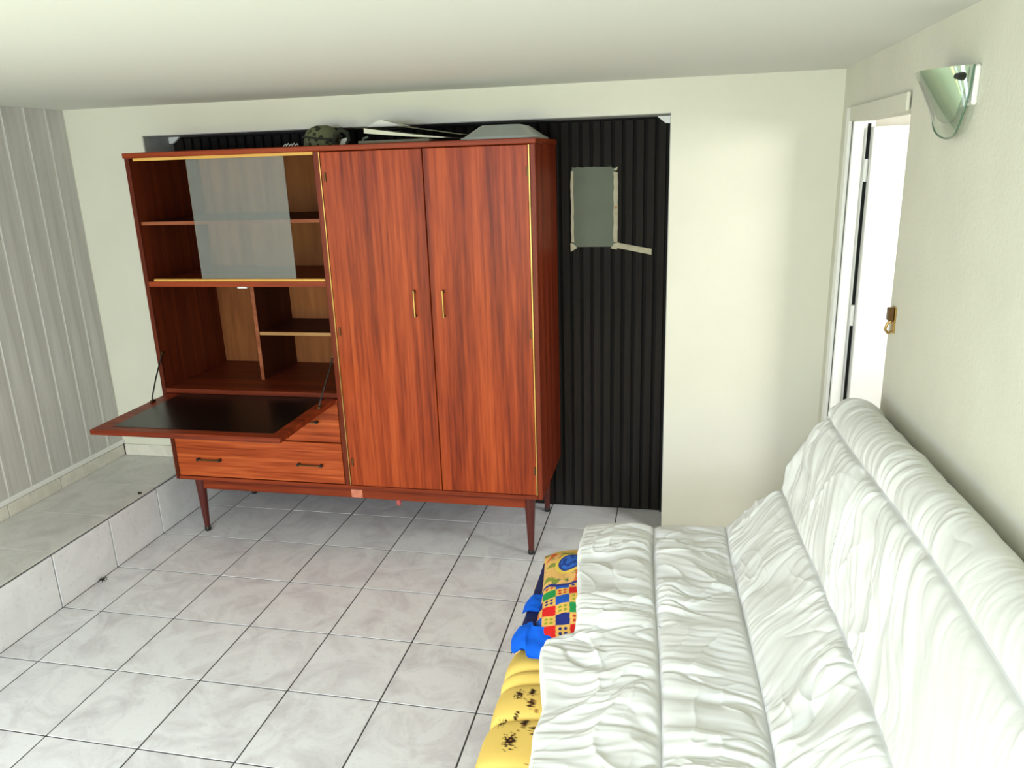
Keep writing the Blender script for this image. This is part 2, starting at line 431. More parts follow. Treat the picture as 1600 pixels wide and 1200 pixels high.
# front wall (behind the camera) with a french window
wf = MB()
WX0, WX1, WZ0, WZ1 = .65, 2.55, .06, 1.90
wf.box(XL - .2, WX0, YF - .15, YF, -.02, ZC + .02); wf.box(WX1, XR + .3, YF - .15, YF, -.02, ZC + .02)
wf.box(WX0, WX1, YF - .15, YF, WZ1, ZC + .02); wf.box(WX0, WX1, YF - .15, YF, -.02, WZ0)
wf.build('wall_front', M_wall, kind='structure')
wn = struct_e('window_1', (1.60, YF - .07, WZ0))
for a, b, c, d in ((WX0, WX0 + .06, WZ0, WZ1), (WX1 - .06, WX1, WZ0, WZ1), (1.57, 1.63, WZ0, WZ1)):
    MB().box(a, b, YF - .10, YF - .04, c, d, .004).build('window_stile', M_white, wn)
for c, d in ((WZ0, WZ0 + .08), (WZ1 - .06, WZ1), (.9, .95)):
    for a, b in ((WX0 + .06, 1.57), (1.63, WX1 - .06)):
        MB().box(a, b, YF - .10, YF - .04, c, d, .004).build('window_rail', M_white, wn)
wn2 = struct_e('window_2', (XL - .08, -3.8, LZ0))
for a, b, c, d in ((LW0, LW0 + .06, LZ0, LZ1), (LW1 - .06, LW1, LZ0, LZ1), (-3.83, -3.77, LZ0, LZ1)):
    MB().box(XL - .11, XL - .05, a, b, c, d, .004).build('window_stile', M_white, wn2)
for c, d in ((LZ0, LZ0 + .06), (LZ1 - .06, LZ1)):
    for a, b in ((LW0 + .06, -3.83), (-3.77, LW1 - .06)):
        MB().box(XL - .11, XL - .05, a, b, c, d, .004).build('window_rail', M_white, wn2)
# small hall beyond the doorway
hl = MB()
hl.box(4.6, 4.7, -2.2, .6, -.02, ZC + .02); hl.box(XR + .35, 4.7, .04, .14, -.02, ZC + .02)
hl.box(XR + .075, 4.7, -2.3, -2.2, -.02, ZC + .02)
hl.build('wall_hall', M_hallw, kind='structure')

# doorway: architrave, jambs, open leaf on hinges
dr = struct_e('door_1', (XR, -.17, 0))
MB().box(XR - .014, XR, -.165, -.105, 0, DZ + .05, .003).build('architrave', M_white, dr)
MB().box(XR - .014, XR - .004, DY0, -.165, DZ + .0, DZ + .05, .003).build('architrave', M_wall_r, dr)
MB().box(XR, XR + .040, DY1 - .012, DY1 + .03, 0, DZ, .003).build('jamb', M_white, dr)
MB().box(XR, XR + .078, DY0, DY1, DZ, DZ + .022, .003).build('door_head', M_wall_r, dr)
MB().box(XR + .040, XR + .076, DY1 - .002, DY1 + .03, 0, DZ, .0).build('rebate', M_white, dr)
leaf = MB().box(XR + .062, XR + .062 + .74, DY1 - .045, DY1 - .006, .01, DZ - .022, .003).build('door_leaf', M_white, dr)
MB().box(XR + .050, XR + .0615, DY1 - .004, DY1 - .0015, .0, DZ - .01).build('hinge_gap_shade', M_blackgap, dr)  # black strip standing for the shade in the gap beside the leaf
for z in (1.62, 1.08, .35):
    MB().cyl((XR + .053, DY1 - .012, z - .04), (XR + .053, DY1 - .012, z + .04), .0075, n=12).build('hinge', M_white, dr)

# brass latch keeper by the doorway
lk = thing('latch_keeper', (XR, -.985, 1.22), 'small brass latch keeper screwed to the right wall beside the open doorway', 'latch')
MB().box(XR - .004, XR, -1.000, -.965, 1.19, 1.265, .001).build('mounting_plate', M_brass, lk)
MB().box(XR - .020, XR - .004, -.995, -.972, 1.225, 1.262, .002).build('keeper_box', M_brass_d, lk)
MB().tube([(XR - .006, -.983, 1.225), (XR - .018, -.983, 1.215), (XR - .022, -.983, 1.198), (XR - .014, -.983, 1.188), (XR - .004, -.983, 1.192)], .004).build('hook', M_brass, lk)

# ------------------------------------------------------------------ garage door in the recess
gd = thing('garage_door', (1.3, YG, 0), 'tall near-black garage door of narrow vertical slats behind the wardrobe', 'door')
MB().box(XA + .004, XB - .004, YG + .002, YG + .03, 0, ZR - .003).build('backing', M_blackgap, gd)
pitch = .0478; x = 2.495; me = None; sl = []
while x > XA + .03:
    mb = MB()
    o = inst(tile_mesh(.0350, .016, ZR - .02, M_slat, 'slat', .003), 'slat', (x, YG - .006, ZR / 2), gd)
    x -= pitch
for sx, x0 in ((1, XA + .003), (-1, XB - .003)):
    MB().prism([(x0, ZR - .003), (x0 + sx * .058, ZR - .003), (x0 + sx * .022, ZR - .032), (x0, ZR - .034)], 1, YG - .03, YG - .016).build('corner_gusset', M_white, gd)
MB().box(XB - .016, XB - .004, YG - .022, YG - .011, 0, ZR - .03).build('side_seal', M_blackgap, gd)

# taped sheet over the little window of the garage door
ys_ = YG - .0145
sh = thing('plastic_sheet', (2.195, ys_, 1.297), 'grey green plastic sheet taped over the black slatted door', 'sheet')
def rag(x0, x1, z0, z1, y, th, n=14, amp=.002, skew=0):
    mb = MB(); top = []; bot = []
    for i in range(n + 1):
        t = i / n; xx = x0 + (x1 - x0) * t
        top.append((xx, z1 + skew * t + random.uniform(-amp, amp))); bot.append((xx, z0 + skew * t + random.uniform(-amp, amp)))
    return mb.prism(bot + top[::-1], 1, y - th, y)
MB().box(2.100, 2.292, ys_ - .004, ys_, 1.303, 1.650, .001).build('sheet', M_sheet, sh)
def ragv(x0, x1, z0, z1, y, th, n=14, amp=.0015):
    L_ = []; R2 = []
    for i in range(n + 1):
        t = i / n; zz = z0 + (z1 - z0) * t
        L_.append((x0 + random.uniform(-amp, amp), zz)); R2.append((x1 + random.uniform(-amp, amp), zz))
    return MB().prism(L_ + R2[::-1], 1, y - th, y)
yt = ys_ - .0042
ragv(2.092, 2.104, 1.325, 1.640, yt, .0008).build('tape', M_tape, sh)
ragv(2.284, 2.303, 1.325, 1.630, yt, .0008).build('tape', M_tape, sh)
rag(2.098, 2.275, 1.640, 1.656, yt, .0008).build('tape', M_sheet, sh)
MB().prism([(2.089, 1.282), (2.118, 1.298), (2.112, 1.308), (2.095, 1.322), (2.088, 1.320)], 1, yt - .0008, yt).build('tape', M_tape, sh)
MB().prism([(2.270, 1.296), (2.300, 1.290), (2.308, 1.324), (2.290, 1.320)], 1, yt - .0008, yt).build('tape', M_tape, sh)
MB().prism([(2.288, 1.300), (2.455, 1.266), (2.456, 1.292), (2.300, 1.322)], 1, yt - .0022, yt - .001).build('tape', M_tape, sh, label='strip of tape stretching right across the slats')
MB().prism([(2.283, 1.640), (2.298, 1.637), (2.303, 1.655), (2.296, 1.652)], 1, yt - .0008, yt).build('tape', M_tape, sh)
MB().cyl((2.295, yt - .002, 1.477), (2.295, yt, 1.477), .006, n=10).build('screw', M_brass_d, sh)

# ------------------------------------------------------------------ wardrobe and desk unit
C0, C1, CY, CB, Z0, Z1 = .247, 2.030, -.300, .225, .280, 1.778
wd = thing('wardrobe', ((C0 + C1) / 2, CY, 0), 'red mahogany wardrobe unit with open fold-down desk, glass shelf bay and two tall doors', 'wardrobe')
P = lambda mb, n, m, par=wd, **k: mb.build(n, m, par, **k)
P(MB().box(C0 - .004, C1 + .004, CY - .006, CB, Z1 - .022, Z1, .003), 'top_panel', M_case_h)
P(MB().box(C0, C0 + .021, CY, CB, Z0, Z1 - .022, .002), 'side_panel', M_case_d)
P(MB().box(C1 - .021, C1, CY, CB, Z0, Z1 - .022, .002), 'side_panel', M_case)
P(MB().box(1.118, 1.142, CY, CB, Z0 + .018, Z1 - .022, .001), 'partition', M_case)
P(MB().box(C0 + .021, C1 - .021, CY - .002, CB, Z0, Z0 + .018, .002), 'bottom_panel', M_case_h)
P(MB().box(C0 + .021, 1.118, CB - .012, CB - .006, Z0 + .018, Z1 - .022), 'back_panel', M_back)
P(MB().box(1.142, C1 - .021, CB - .012, CB - .006, Z0 + .018, Z1 - .022), 'back_panel', M_back)
# shelf bay
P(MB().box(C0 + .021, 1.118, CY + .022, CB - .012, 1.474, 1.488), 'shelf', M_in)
P(MB().box(C0 + .021, 1.118, CY + .018, CY + .022, 1.474, 1.488), 'shelf_lipping', M_shelfedge2)
P(MB().box(C0 + .021, 1.118, CY + .001, CB - .012, 1.206, 1.228, .001), 'shelf', M_case_h)
lg = P(MB().box(C0 + .050, 1.116, CY + .002, CY + .024, 1.229, 1.240, .001), 'glass_track', M_yel)
lg2 = P(MB().box(C0 + .040, 1.116, CY + .002, CY + .024, 1.744, 1.756, .001), 'glass_track', M_yel)
P(MB().box(.532, .980, CY + .011, CY + .015, 1.2402, 1.7438), 'glass_pane', M_pane)
# desk bay
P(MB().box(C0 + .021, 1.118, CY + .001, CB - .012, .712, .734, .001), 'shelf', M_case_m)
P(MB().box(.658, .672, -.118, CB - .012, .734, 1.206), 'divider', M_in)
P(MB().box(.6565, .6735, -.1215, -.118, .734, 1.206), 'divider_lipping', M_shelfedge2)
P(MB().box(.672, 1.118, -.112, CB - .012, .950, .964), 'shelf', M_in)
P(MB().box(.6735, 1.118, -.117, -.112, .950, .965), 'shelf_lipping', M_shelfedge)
P(MB().box(.69, .735, CY + .02, CY + .040, 1.196, 1.2055, .001), 'catch_plate', M_white)
# fold-down flap
fp = P(MB().box(C0 + .030, 1.114, -.812, CY - .004, .690, .712, .003), 'desk_flap', M_case_h)
P(MB().box(.350, 1.062, -.765, CY - .010, .7121, .7135), 'writing_surface', M_black, fp)
for xx in (C0 + .052, 1.104):
    MB().box(xx - .006, xx + .006, -.455, -.425, .7125, .722, .001).build('stay_bracket', M_brass_d, fp)
for xx, xs_ in ((C0 + .050, C0 + .024), (1.102, 1.114)):
    s_ = P(MB().tube([(xx, -.440, .722), (xx, -.436, .735), (xx * .5 + xs_ * .5, -.375, .805), (xs_, -.318 + .03, .900)], .0032), 'flap_stay', M_steel)
    MB().cyl((xs_ - .006, -.288, .900), (xs_ + .006, -.288, .900), .008, n=10).build('pivot', M_brass_d, s_)
# drawers
for z0, z1, hz in ((.302, .497, .391), (.503, .705, .600)):
    d_ = P(MB().box(C0 + .024, 1.115, CY - .001, CY + .018, z0, z1, .002), 'drawer', M_door_h)
    for xc in (.444, .957):
        h_ = MB().box(xc - .060, xc + .060, CY - .020, CY - .014, hz - .004, hz + .004, .0015).build('handle', M_brass_d, d_)
        for sx in (-1, 1): MB().box(xc + sx * .056 - .006, xc + sx * .056 + .006, CY - .022, CY - .001, hz - .006, hz + .006, .0015).build('handle_post', M_steel, d_)
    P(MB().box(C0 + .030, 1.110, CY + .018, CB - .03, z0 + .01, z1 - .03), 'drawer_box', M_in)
# wardrobe doors
for x0, x1, hx, hg in ((1.148, 1.5775, 1.512, 1.146), (1.5815, 2.003, 1.636, 2.006)):
    d_ = P(MB().box(x0, x1, CY - .003, CY + .016, .301, 1.753, .002), 'door', M_door)
    MB().cyl((hx, CY - .020, 1.083), (hx, CY - .020, 1.195), .0042, n=12).build('handle', M_brass, d_)
    for z in (1.088, 1.190): MB().box(hx - .005, hx + .005, CY - .022, CY - .003, z - .005, z + .005, .001).build('handle_post', M_brass_d, d_)
    for z in (1.655, 1.015, .415): MB().cyl((hg + (.018 if hg < 1.5 else -.007), CY - .005, z - .018), (hg + (.018 if hg < 1.5 else -.007), CY - .005, z + .018), .0045, n=10).build('hinge', M_brass_d, d_)
P(MB().box(1.1435, 1.1470, CY - .005, CY + .002, .301, 1.753), 'brass_strip', M_brass, label='thin brass strip')
P(MB().box(2.0042, 2.0085, CY - .005, CY + .002, .301, 1.753), 'brass_strip', M_brass, label='thin brass strip')
# plinth rails and legs
P(MB().box(.36, 1.96, CY + .022, CY + .040, .226, Z0, .002), 'apron', M_case_h)
P(MB().box(.36, 1.96, CB - .06, CB - .042, .226, Z0, .002), 'apron', M_case_h)
for xx in (.352, 1.950): P(MB().box(xx, xx + .018, CY + .040, CB - .060, .226, Z0, .001), 'side_rail', M_case)
for lx_, sx in ((.352, -1), (1.966, 1)):
    for ly_ in (CY + .032, CB - .052):
        lb = P(MB().lathe(lx_, ly_, [(.010, .0), (.0115, .002), (.013, .028), (.0245, .262), (.0255, Z0)], 20), 'leg', M_leg)
        MB().lathe(lx_, ly_, [(.0125, .0), (.0145, .003), (.0145, .020), (.0135, .022)], 20).build('foot_cap', M_steel, lb)
P(MB().box(1.132, 1.186, CY + .0215, CY + .022, .229, .268), 'sticker', simple('faded_red_label', (.62, .20, .12), .7, var=.25, vscale=60), label='small faded pinkish square sticker')
P(MB().lathe(1.345, CY + .06, [(.006, .185), (.011, .188), (.012, .205), (.008, .226)], 12), 'peg', simple('pink_plastic', (.55, .10, .10), .5), label='small pinkish red peg under the apron')

# ------------------------------------------------------------------ things on the wardrobe
ZT = Z1 + .0005
# soft olive cap with strap
cap = thing('field_cap', (1.07, -.08, ZT), 'olive camouflage cloth cap on top of the wardrobe, left of the papers', 'cap')
def dome(cx, cy, rx, ry, h, z0, n=32, mrow=14, p=2.6, lump=.003, sd=1):
    th = np.linspace(0, 2 * PI, n + 1)[None, :]; t = np.linspace(0, 1, mrow)[:, None]
    r = np.cos(t * PI / 2) ** (2 / p); z = np.sin(t * PI / 2) ** (2 / p) * h
    w = 1 + .05 * pnoise(np.cos(th) * 2 + t * 3, np.sin(th) * 2, sd)
    X = cx + rx * r * np.cos(th) * w; Y = cy + ry * r * np.sin(th) * w
    Z = z0 + z + lump * pnoise(X * 40, Y * 40, sd) * t
    return X, Y, np.broadcast_to(Z, X.shape)
X, Y, Z = dome(1.065, -.08, .080, .080, .086, ZT)
cm = simple('camouflage_cloth', (.085, .085, .040), .95, bump=.5, bscale=200)
nt = cm.node_tree; b = nt.nodes['Principled BSDF']; tc = nt.nodes.new('ShaderNodeTexCoord')
vr = nt.nodes.new('ShaderNodeTexVoronoi'); vr.inputs['Scale'].default_value = 34
cr = nt.nodes.new('ShaderNodeValToRGB'); cr.color_ramp.interpolation = 'CONSTANT'
cr.color_ramp.elements[0].color = (.022, .026, .012, 1); cr.color_ramp.elements[1].position = .36; cr.color_ramp.elements[1].color = (.13, .135, .065, 1)
nt.links.new(tc.outputs['Object'], vr.inputs['Vector']); nt.links.new(vr.outputs['Distance'], cr.inputs['Fac']); nt.links.new(cr.outputs['Color'], b.inputs['Base Color'])
grid_obj('crown', X, Y, Z, cm, cap)
MB().tube([(1.065 + .082 * math.cos(t), -.08 + .084 * math.sin(t), ZT + .034 + .006 * math.sin(t * 2)) for t in np.linspace(0, 2 * PI, 33)], .004, 8, False).build('band', M_camo_d, cap)
MB().tube([(1.135, -.13, ZT + .010), (1.150, -.135, ZT + .045), (1.175, -.13, ZT + .064), (1.196, -.12, ZT + .050), (1.200, -.11, ZT + .022), (1.185, -.105, ZT + .008)], [.008, .010, .011, .010, .008, .007]).build('strap', M_camo_d, cap)
MB().prism([(1.150, ZT + .001), (1.182, ZT + .008), (1.186, ZT + .034), (1.160, ZT + .026)], 1, -.100, -.094).build('lining_flap', M_paper, cap)
# crumpled scrap
sc_ = MB()
for i in range(5):
    x_ = .940 + .013 * i
    sc_.tube([(x_, -.2, ZT + .004), (x_ + .008, -.19, ZT + .013 + .003 * (i % 2)), (x_ + .016, -.2, ZT + .006)], .0022, 6)
tag(sc_.build('twine_scrap', M_paper_w), 'tiny pale scrap of twine on the wardrobe top, left of the cap', 'scrap')
# stack of papers
bd = MB().box(1.30, 1.60, -.26, .02, ZT, ZT + .012, .002)
tag(bd.build('document_folder', M_card), 'flat dull grey folder lying lowest under the papers on the wardrobe', 'folder')
# curved magazine
def sheet(name, x0, x1, y0, y1, zf, th, m, label, cat, group=None, n=24):
    xs2 = np.linspace(x0, x1, n); mb = MB()
    top = [(x, zf((x - x0) / (x1 - x0)) + th((x - x0) / (x1 - x0))) for x in xs2]
    bot = [(x, zf((x - x0) / (x1 - x0))) for x in xs2]
    mb.prism(bot + top[::-1], 1, y0, y1)
    o = mb.build(name, m); tag(o, label, cat, group); return o
sheet('magazine', 1.325, 1.66, -.25, .0, lambda t: ZT + .0125 + .029 * (1 - t) ** 1.3, lambda t: .003 + .016 * (1 - t), M_paper,
      'thick curled off-white magazine on the folder on top of the wardrobe', 'magazine')
pk = MB()
pk.prism([(1.27, ZT + .0650), (1.36, ZT + .0655), (1.46, ZT + .0655), (1.72, ZT + .0240), (1.72, ZT + .0225), (1.46, ZT + .0640), (1.36, ZT + .0645), (1.27, ZT + .0645)][::-1], 1, -.22, -.02)
tag(pk.build('poster_sheet', M_card), 'thin dark edged card bent over the magazine on the wardrobe', 'card')
pw = MB().prism([(1.305, ZT + .0668), (1.365, ZT + .0920), (1.378, ZT + .0925), (1.465, ZT + .0668)], 1, -.18, -.06)
tag(pw.build('folded_paper', M_paper_w), 'white folded paper peaking like a tent above the magazine', 'paper')
pg = MB().tube([(1.305, -.22, ZT + .006), (1.30, -.2, ZT + .022), (1.322, -.2, ZT + .028)], .006)
tag(pg.build('cloth_scrap', M_sheet), 'small grey rag at the left end of the papers', 'rag')
# upturned plastic basin
bs = MB()
def ringpts(x0, x1, y0, y1, z, r, n=6):
    out = []
    for cx, cy, a0 in ((x1 - r, y1 - r, 0), (x0 + r, y1 - r, 90), (x0 + r, y0 + r, 180), (x1 - r, y0 + r, 270)):
        for i in range(n + 1):
            a = math.radians(a0 + 90 * i / n); out.append((cx + r * math.cos(a), cy + r * math.sin(a), z))
    return out
rings = [ringpts(1.722, 2.022, -.28, .12, ZT, .05), ringpts(1.722, 2.022, -.28, .12, ZT + .006, .05), ringpts(1.736, 2.010, -.265, .108, ZT + .012, .05),
         ringpts(1.786, 1.962, -.220, .060, ZT + .048, .04), ringpts(1.797, 1.950, -.205, .048, ZT + .054, .035)]
n_ = len(rings[0]); vs = [p for r in rings for p in r]
fs = [(i * n_ + k, i * n_ + (k + 1) % n_, (i + 1) * n_ + (k + 1) % n_, (i + 1) * n_ + k) for i in range(len(rings) - 1) for k in range(n_)]
bs.add(vs, fs, True); bs.add(vs, [tuple(range((len(rings) - 1) * n_, len(rings) * n_)), tuple(range(n_))[::-1]])
tag(bs.build('plastic_tray', M_plastic), 'upturned cloudy grey plastic tray at the right end of the wardrobe top', 'tray')

# ------------------------------------------------------------------ wall light
wlg = thing('wall_light', (XR, -1.27, 1.80), 'wall lamp of two curved green glass sheets on the right wall', 'lamp')
LYC, LA, LD, LZ = -1.325, .108, .080, 1.862
def shade(name, yc, a, d, ztop, h, m, th=.004, off=0, pw=.42):
    U = np.linspace(-1, 1, 49)[None, :]; V = np.linspace(0, 1, 25)[:, None]
    ang = U * PI / 2 * .98
    def surf(o):
        Yy = yc - (a + o) * np.sin(ang) + 0 * V
        drop = h * np.clip(1 - np.abs(U) ** 2.0, 0, 1) ** pw
        Zz = ztop - V * drop
        Xx = XR - .012 - (d + o) * np.cos(ang) * (1 - .92 * V * drop / h)
        return Xx, Yy, Zz
    X1, Y1, Z1_ = surf(0); X2, Y2, Z2_ = surf(th)
    nr, nc = X1.shape
    vs = [(X1[i, j], Y1[i, j], Z1_[i, j]) for i in range(nr) for j in range(nc)] + [(X2[i, j], Y2[i, j], Z2_[i, j]) for i in range(nr) for j in range(nc)]
    N = nr * nc; fs = []
    for i in range(nr - 1):
        for j in range(nc - 1):
            q = (i * nc + j, i * nc + j + 1, (i + 1) * nc + j + 1, (i + 1) * nc + j)
            fs.append(q); fs.append(tuple(N + k for k in q[::-1]))
    o = MB().add(vs, fs, True).build(name, m, wlg)
    eg = [(X2[-1, j], Y2[-1, j], Z2_[-1, j]) for j in range(nc)]
    return o, eg
sh1, eg1 = shade('outer_glass', LYC, LA, LD, LZ, .146, M_gclear)
MB().tube(eg1, .0022, 6).build('glass_edge', M_gedge, sh1)
sh2, eg2 = shade('inner_glass', LYC + .008, LA - .020, LD - .003, LZ, .112, M_gfrost)
MB().tube(eg2, .0014, 6).build('glass_edge', M_gedge, sh2)
MB().box(XR - .012, XR, LYC - .115, LYC + .085, LZ - .080, LZ, .004).build('back_plate', M_white, wlg)
kx, ky = XR - .016 - (LD + .004) * math.cos(1.32), LYC - (LA + .004) * math.sin(1.32)
MB().cyl((kx + .004, ky + .003, LZ - .022), (kx - .012, ky - .010, LZ - .022), .0085, .006, n=14).build('knob', M_steel, wlg)

# ------------------------------------------------------------------ sofa bed
MX0, MX1, MY0, MY1 = 2.147, 3.02, -2.95, -.93
sf = thing('sofa_bed', (2.6, -1.9, 0), 'low sofa bed with quilted yellow mattress against the right wall', 'sofa')
bf = MB()
MB().box(MX0 + .10, MX1 - .02, MY0 + .03, MY1 - .03, .05, .235, .01).build('base', simple('dark_stained_wood', (.06, .03, .02), .5), sf)
for x_ in (MX0 + .12, MX1 - .08):
    for y_ in (MY0 + .08, MY1 - .10):
        MB().box(x_, x_ + .04, y_, y_ + .04, 0, .05, .003).build('foot', M_leg, sf)
# mattress: a closed super-ellipse section swept along y, with stitched channels across
ny, nt_ = 900, 150
yy = np.linspace(MY0, MY1, ny)[:, None]; tt = np.linspace(0, 2 * PI, nt_ + 1)[None, :]
# denser sampling near the left-top edge
tt = tt + .62 * np.sin(tt - PI * .82) * -1
cxm, czm, hx_, hz_ = (MX0 + MX1) / 2, .335, (MX1 - MX0) / 2, .088
def sgp(v, p): return np.sign(v) * np.abs(v) ** p
seams = [-1.615, -1.668, -1.80] + [-1.80 - .165 * k for k in range(1, 7)] + [-1.50 + .15 * k for k in range(0, 4)]
dip = np.zeros_like(yy)
for s_ in seams:
    dip = np.maximum(dip, np.exp(-np.abs(yy - s_) / .011))
wv = .004 * pnoise(yy * 9, tt * 1.2, 3)
endr = np.sqrt(np.clip(1 - np.clip((np.abs(yy - (MY0 + MY1) / 2) - ((MY1 - MY0) / 2 - .07)) / .07, 0, 1) ** 2, .0, 1)) * .4 + .6
hz2 = hz_ * (endr) - .016 * dip + wv
hx2 = hx_ * (1 - .08 * (1 - endr)) - .010 * dip + wv
X = cxm + hx2 * sgp(np.cos(tt), .30); Z = czm + hz2 * sgp(np.sin(tt), .75) + 0 * X
Y = yy + 0 * X + .012 * np.sin((X - MX0) * 9) * 0
cols = np.zeros(X.shape + (3,)); cols[:] = (.78, .54, .14)
cols *= (1 + .05 * pnoise(X * 14, Y * 14, 5))[..., None]
# printed sprigs (small dark seed heads on fine stems)
def blob(cx, cy, r, col, sd):
    d = np.sqrt(((X - cx) / r) ** 2 + ((Y - cy) / (r * 1.7)) ** 2)
    m = (d + .9 * pnoise(X * 260, Y * 170, sd) < .75) & (Z > czm)
    cols[m] = col
def stem(a, b2, w=.0011):
    ax, ay = a; bx, by = b2; L2 = (bx - ax) ** 2 + (by - ay) ** 2
    t = np.clip(((X - ax) * (bx - ax) + (Y - ay) * (by - ay)) / L2, 0, 1)
    d = np.hypot(X - ax - t * (bx - ax), Y - ay - t * (by - ay))
    cols[(d < w) & (Z > czm)] = (.30, .13, .03)
dk = (.030, .010, .006)
for i, (bx_, by_, r_) in enumerate([(2.214, -1.722, .011), (2.246, -1.714, .010), (2.252, -1.757, .011), (2.190, -1.810, .011), (2.221, -1.79, .006),
                                    (2.249, -1.822, .015), (2.225, -1.888, .017), (2.272, -1.850, .010), (2.20, -2.05, .014), (2.24, -2.12, .014), (2.19, -1.20, .012), (2.2, -1.35, .012), (2.21, -2.35, .015), (2.26, -2.30, .012)]):
    blob(bx_, by_, r_, dk, i)
for a, b2 in (((2.214, -1.722), (2.266, -1.775)), ((2.246, -1.714), (2.275, -1.800)), ((2.252, -1.757), (2.270, -1.785)), ((2.249, -1.822), (2.225, -1.888)), ((2.20, -2.05), (2.28, -1.95))):
    stem(a, b2)
grid_obj('seat_mattress', X, Y, Z, M_matt, sf, cols)
for yc in (MY0, MY1):   # close the ends
    r0 = 0 if yc == MY0 else -1
    ring = [(X[r0, j], Y[r0, j], Z[r0, j]) for j in range(0, nt_, 3)]
    MB().add(ring, [tuple(range(len(ring)))]).build('mattress_end', simple('yellow_cotton', (.80, .50, .085), .85), sf)
# back mattress leaning by the wall
bm_ = MB()
n1 = 24; prof = []
for k in range(n1):
    t = 2 * PI * k / n1; a_ = .055 * sgp(np.cos(t), .6); b_ = .24 * sgp(np.sin(t), .45)
    prof.append((3.075 + a_ + b_ * .12, .655 + b_))
vs = []; ysb = [MY0 + .02, MY0 + .05, -1.05, -1.02]
for j, y_ in enumerate(ysb):
    s_ = .8 if j in (0, 3) else 1
    vs += [(3.075 + (p[0] - 3.075) * s_, y_, .655 + (p[1] - .655) * (.96 if s_ < 1 else 1)) for p in prof]
fs = [(j * n1 + k, j * n1 + (k + 1) % n1, (j + 1) * n1 + (k + 1) % n1, (j + 1) * n1 + k) for j in range(3) for k in range(n1)]
bm_.add(vs, fs, True); bm_.add(vs, [tuple(range(n1))[::-1], tuple(range(3 * n1, 4 * n1))])
bm_.build('back_mattress', simple('yellow_back_cotton', (.78, .48, .085), .85), sf)

# ------------------------------------------------------------------ pillow
PX0, PX1, PY0, PY1 = 2.166, 2.62, -1.585, -1.045
nu, nv = 300, 380
u = np.linspace(-1, 1, nu)[None, :]; v = np.linspace(-1, 1, nv)[:, None]
u = np.sin(u * PI / 2 * .999); v = np.sin(v * PI / 2 * .999)
def pil(sign):
    rr = np.clip((1 - np.abs(u) ** 2.6) * (1 - np.abs(v) ** 2.6), 0, 1) ** .45
    skew = .028 * (1 - (v + 1) / 2) * 1.0
    cxp, cyp = (PX0 + PX1) / 2, (PY0 + PY1) / 2
    Xp = cxp + (PX1 - PX0) / 2 * u * (1 - .05 * (1 - v ** 2)) + .045 * ((1 - v) / 2) * (u < 2)
    Yp = cyp + (PY1 - PY0) / 2 * v * (1 - .04 * (1 - u ** 2)) - .02 * u * (v < 0) * np.abs(v)
    wr_ = .006 * pnoise(Xp * 16, Yp * 10, 8) + .004 * pnoise(Xp * 30, Yp * 14, 9)
    Zp = .424 + (.088 * rr if sign > 0 else -.003 * rr) + (wr_ * rr if sign > 0 else 0)
    return Xp, Yp, Zp
Xp, Yp, Zp = pil(1)
# print: chequered half with coloured squares and dotted squares, scattered motifs beyond
dyp = np.gradient(Yp, axis=0); dzp = np.gradient(Zp, axis=0)
arc = np.cumsum(np.hypot(dyp, dzp), axis=0)
cell = .041
ca = (Xp - 2.19 + .15 * (arc - .1)) / cell + 50; cb = (arc - .12 * (Xp - 2.2)) / cell + .12
ia = np.floor(ca).astype(int); ib = np.floor(cb).astype(int); fa, fb = ca - ia - .5, cb - ib - .5
pc = np.zeros(Xp.shape + (3,)); base = np.array((.82, .48, .12)); pc[:] = base
red, blu, grn, navy = (.72, .020, .020), (.015, .10, .50), (.02, .30, .08), (.02, .03, .20)
solid = ((ia + ib) % 2 == 0)
pal = [red, blu, grn, blu, red, navy]; kk = (ia * 2 + ib * 3) % 6
rowodd = (ib % 2 == 0); alt = ((ia // 2 + ib // 2) % 3 == 0)
pc[solid & rowodd & ~alt] = blu; pc[solid & rowodd & alt] = navy; pc[solid & ~rowodd & ~alt] = red; pc[solid & ~rowodd & alt] = grn
dots = (~solid) & (np.hypot(np.abs(fa) - .19, np.abs(fb) - .19) < .125)
pal2 = [navy, (.30, .38, .03), red, (.55, .05, .03), (.25, .35, .03), navy]; k2 = (ia + ib * 2) % 6
for k_, c_ in enumerate(pal2): pc[dots & (k2 == k_)] = c_
far = (Yp + .25 * (Xp - 2.2) + .02 * pnoise(Xp * 12, Yp * 12, 2)) > -1.300
pc[far] = (.84, .50, .16)
n1_ = pnoise(Xp * 34, Yp * 22, 21); n2_ = pnoise(Xp * 30, Yp * 18, 31); n3_ = pnoise(Xp * 60, Yp * 40, 41)
pc[far & (n1_ > .22)] = (.26, .32, .05)
pc[far & (n2_ > .30)] = (.75, .16, .05)
pc[far & (np.abs(n3_) < .035) & (n1_ > -.1)] = (.05, .06, .16)
dd = np.hypot((Xp - 2.275) / .040, (Yp + 1.185) / .060)
pc[far & (dd < 1.25)] = (.85, .62, .10)
pc[far & (dd < 1.0)] = (.02, .06, .30); pc[far & (dd < .82) & (n3_ > -.25)] = (.04, .16, .62)
bdr = np.abs(Yp + .25 * (Xp - 2.2) + .02 * pnoise(Xp * 12, Yp * 12, 2) + 1.300) < .005
pc[bdr] = (.03, .04, .22)
pl = thing('pillow', (2.39, -1.3, .43), 'pillow in a bright chequered red, blue, green and orange case tucked under the duvet', 'pillow')
grid_obj('pillowcase', Xp, Yp, Zp, M_pill, pl, pc)
Xb_, Yb_, Zb_ = pil(-1)
grid_obj('underside', Xb_[::6, ::6], Yb_[::6, ::6], Zb_[::6, ::6], M_navy, pl)

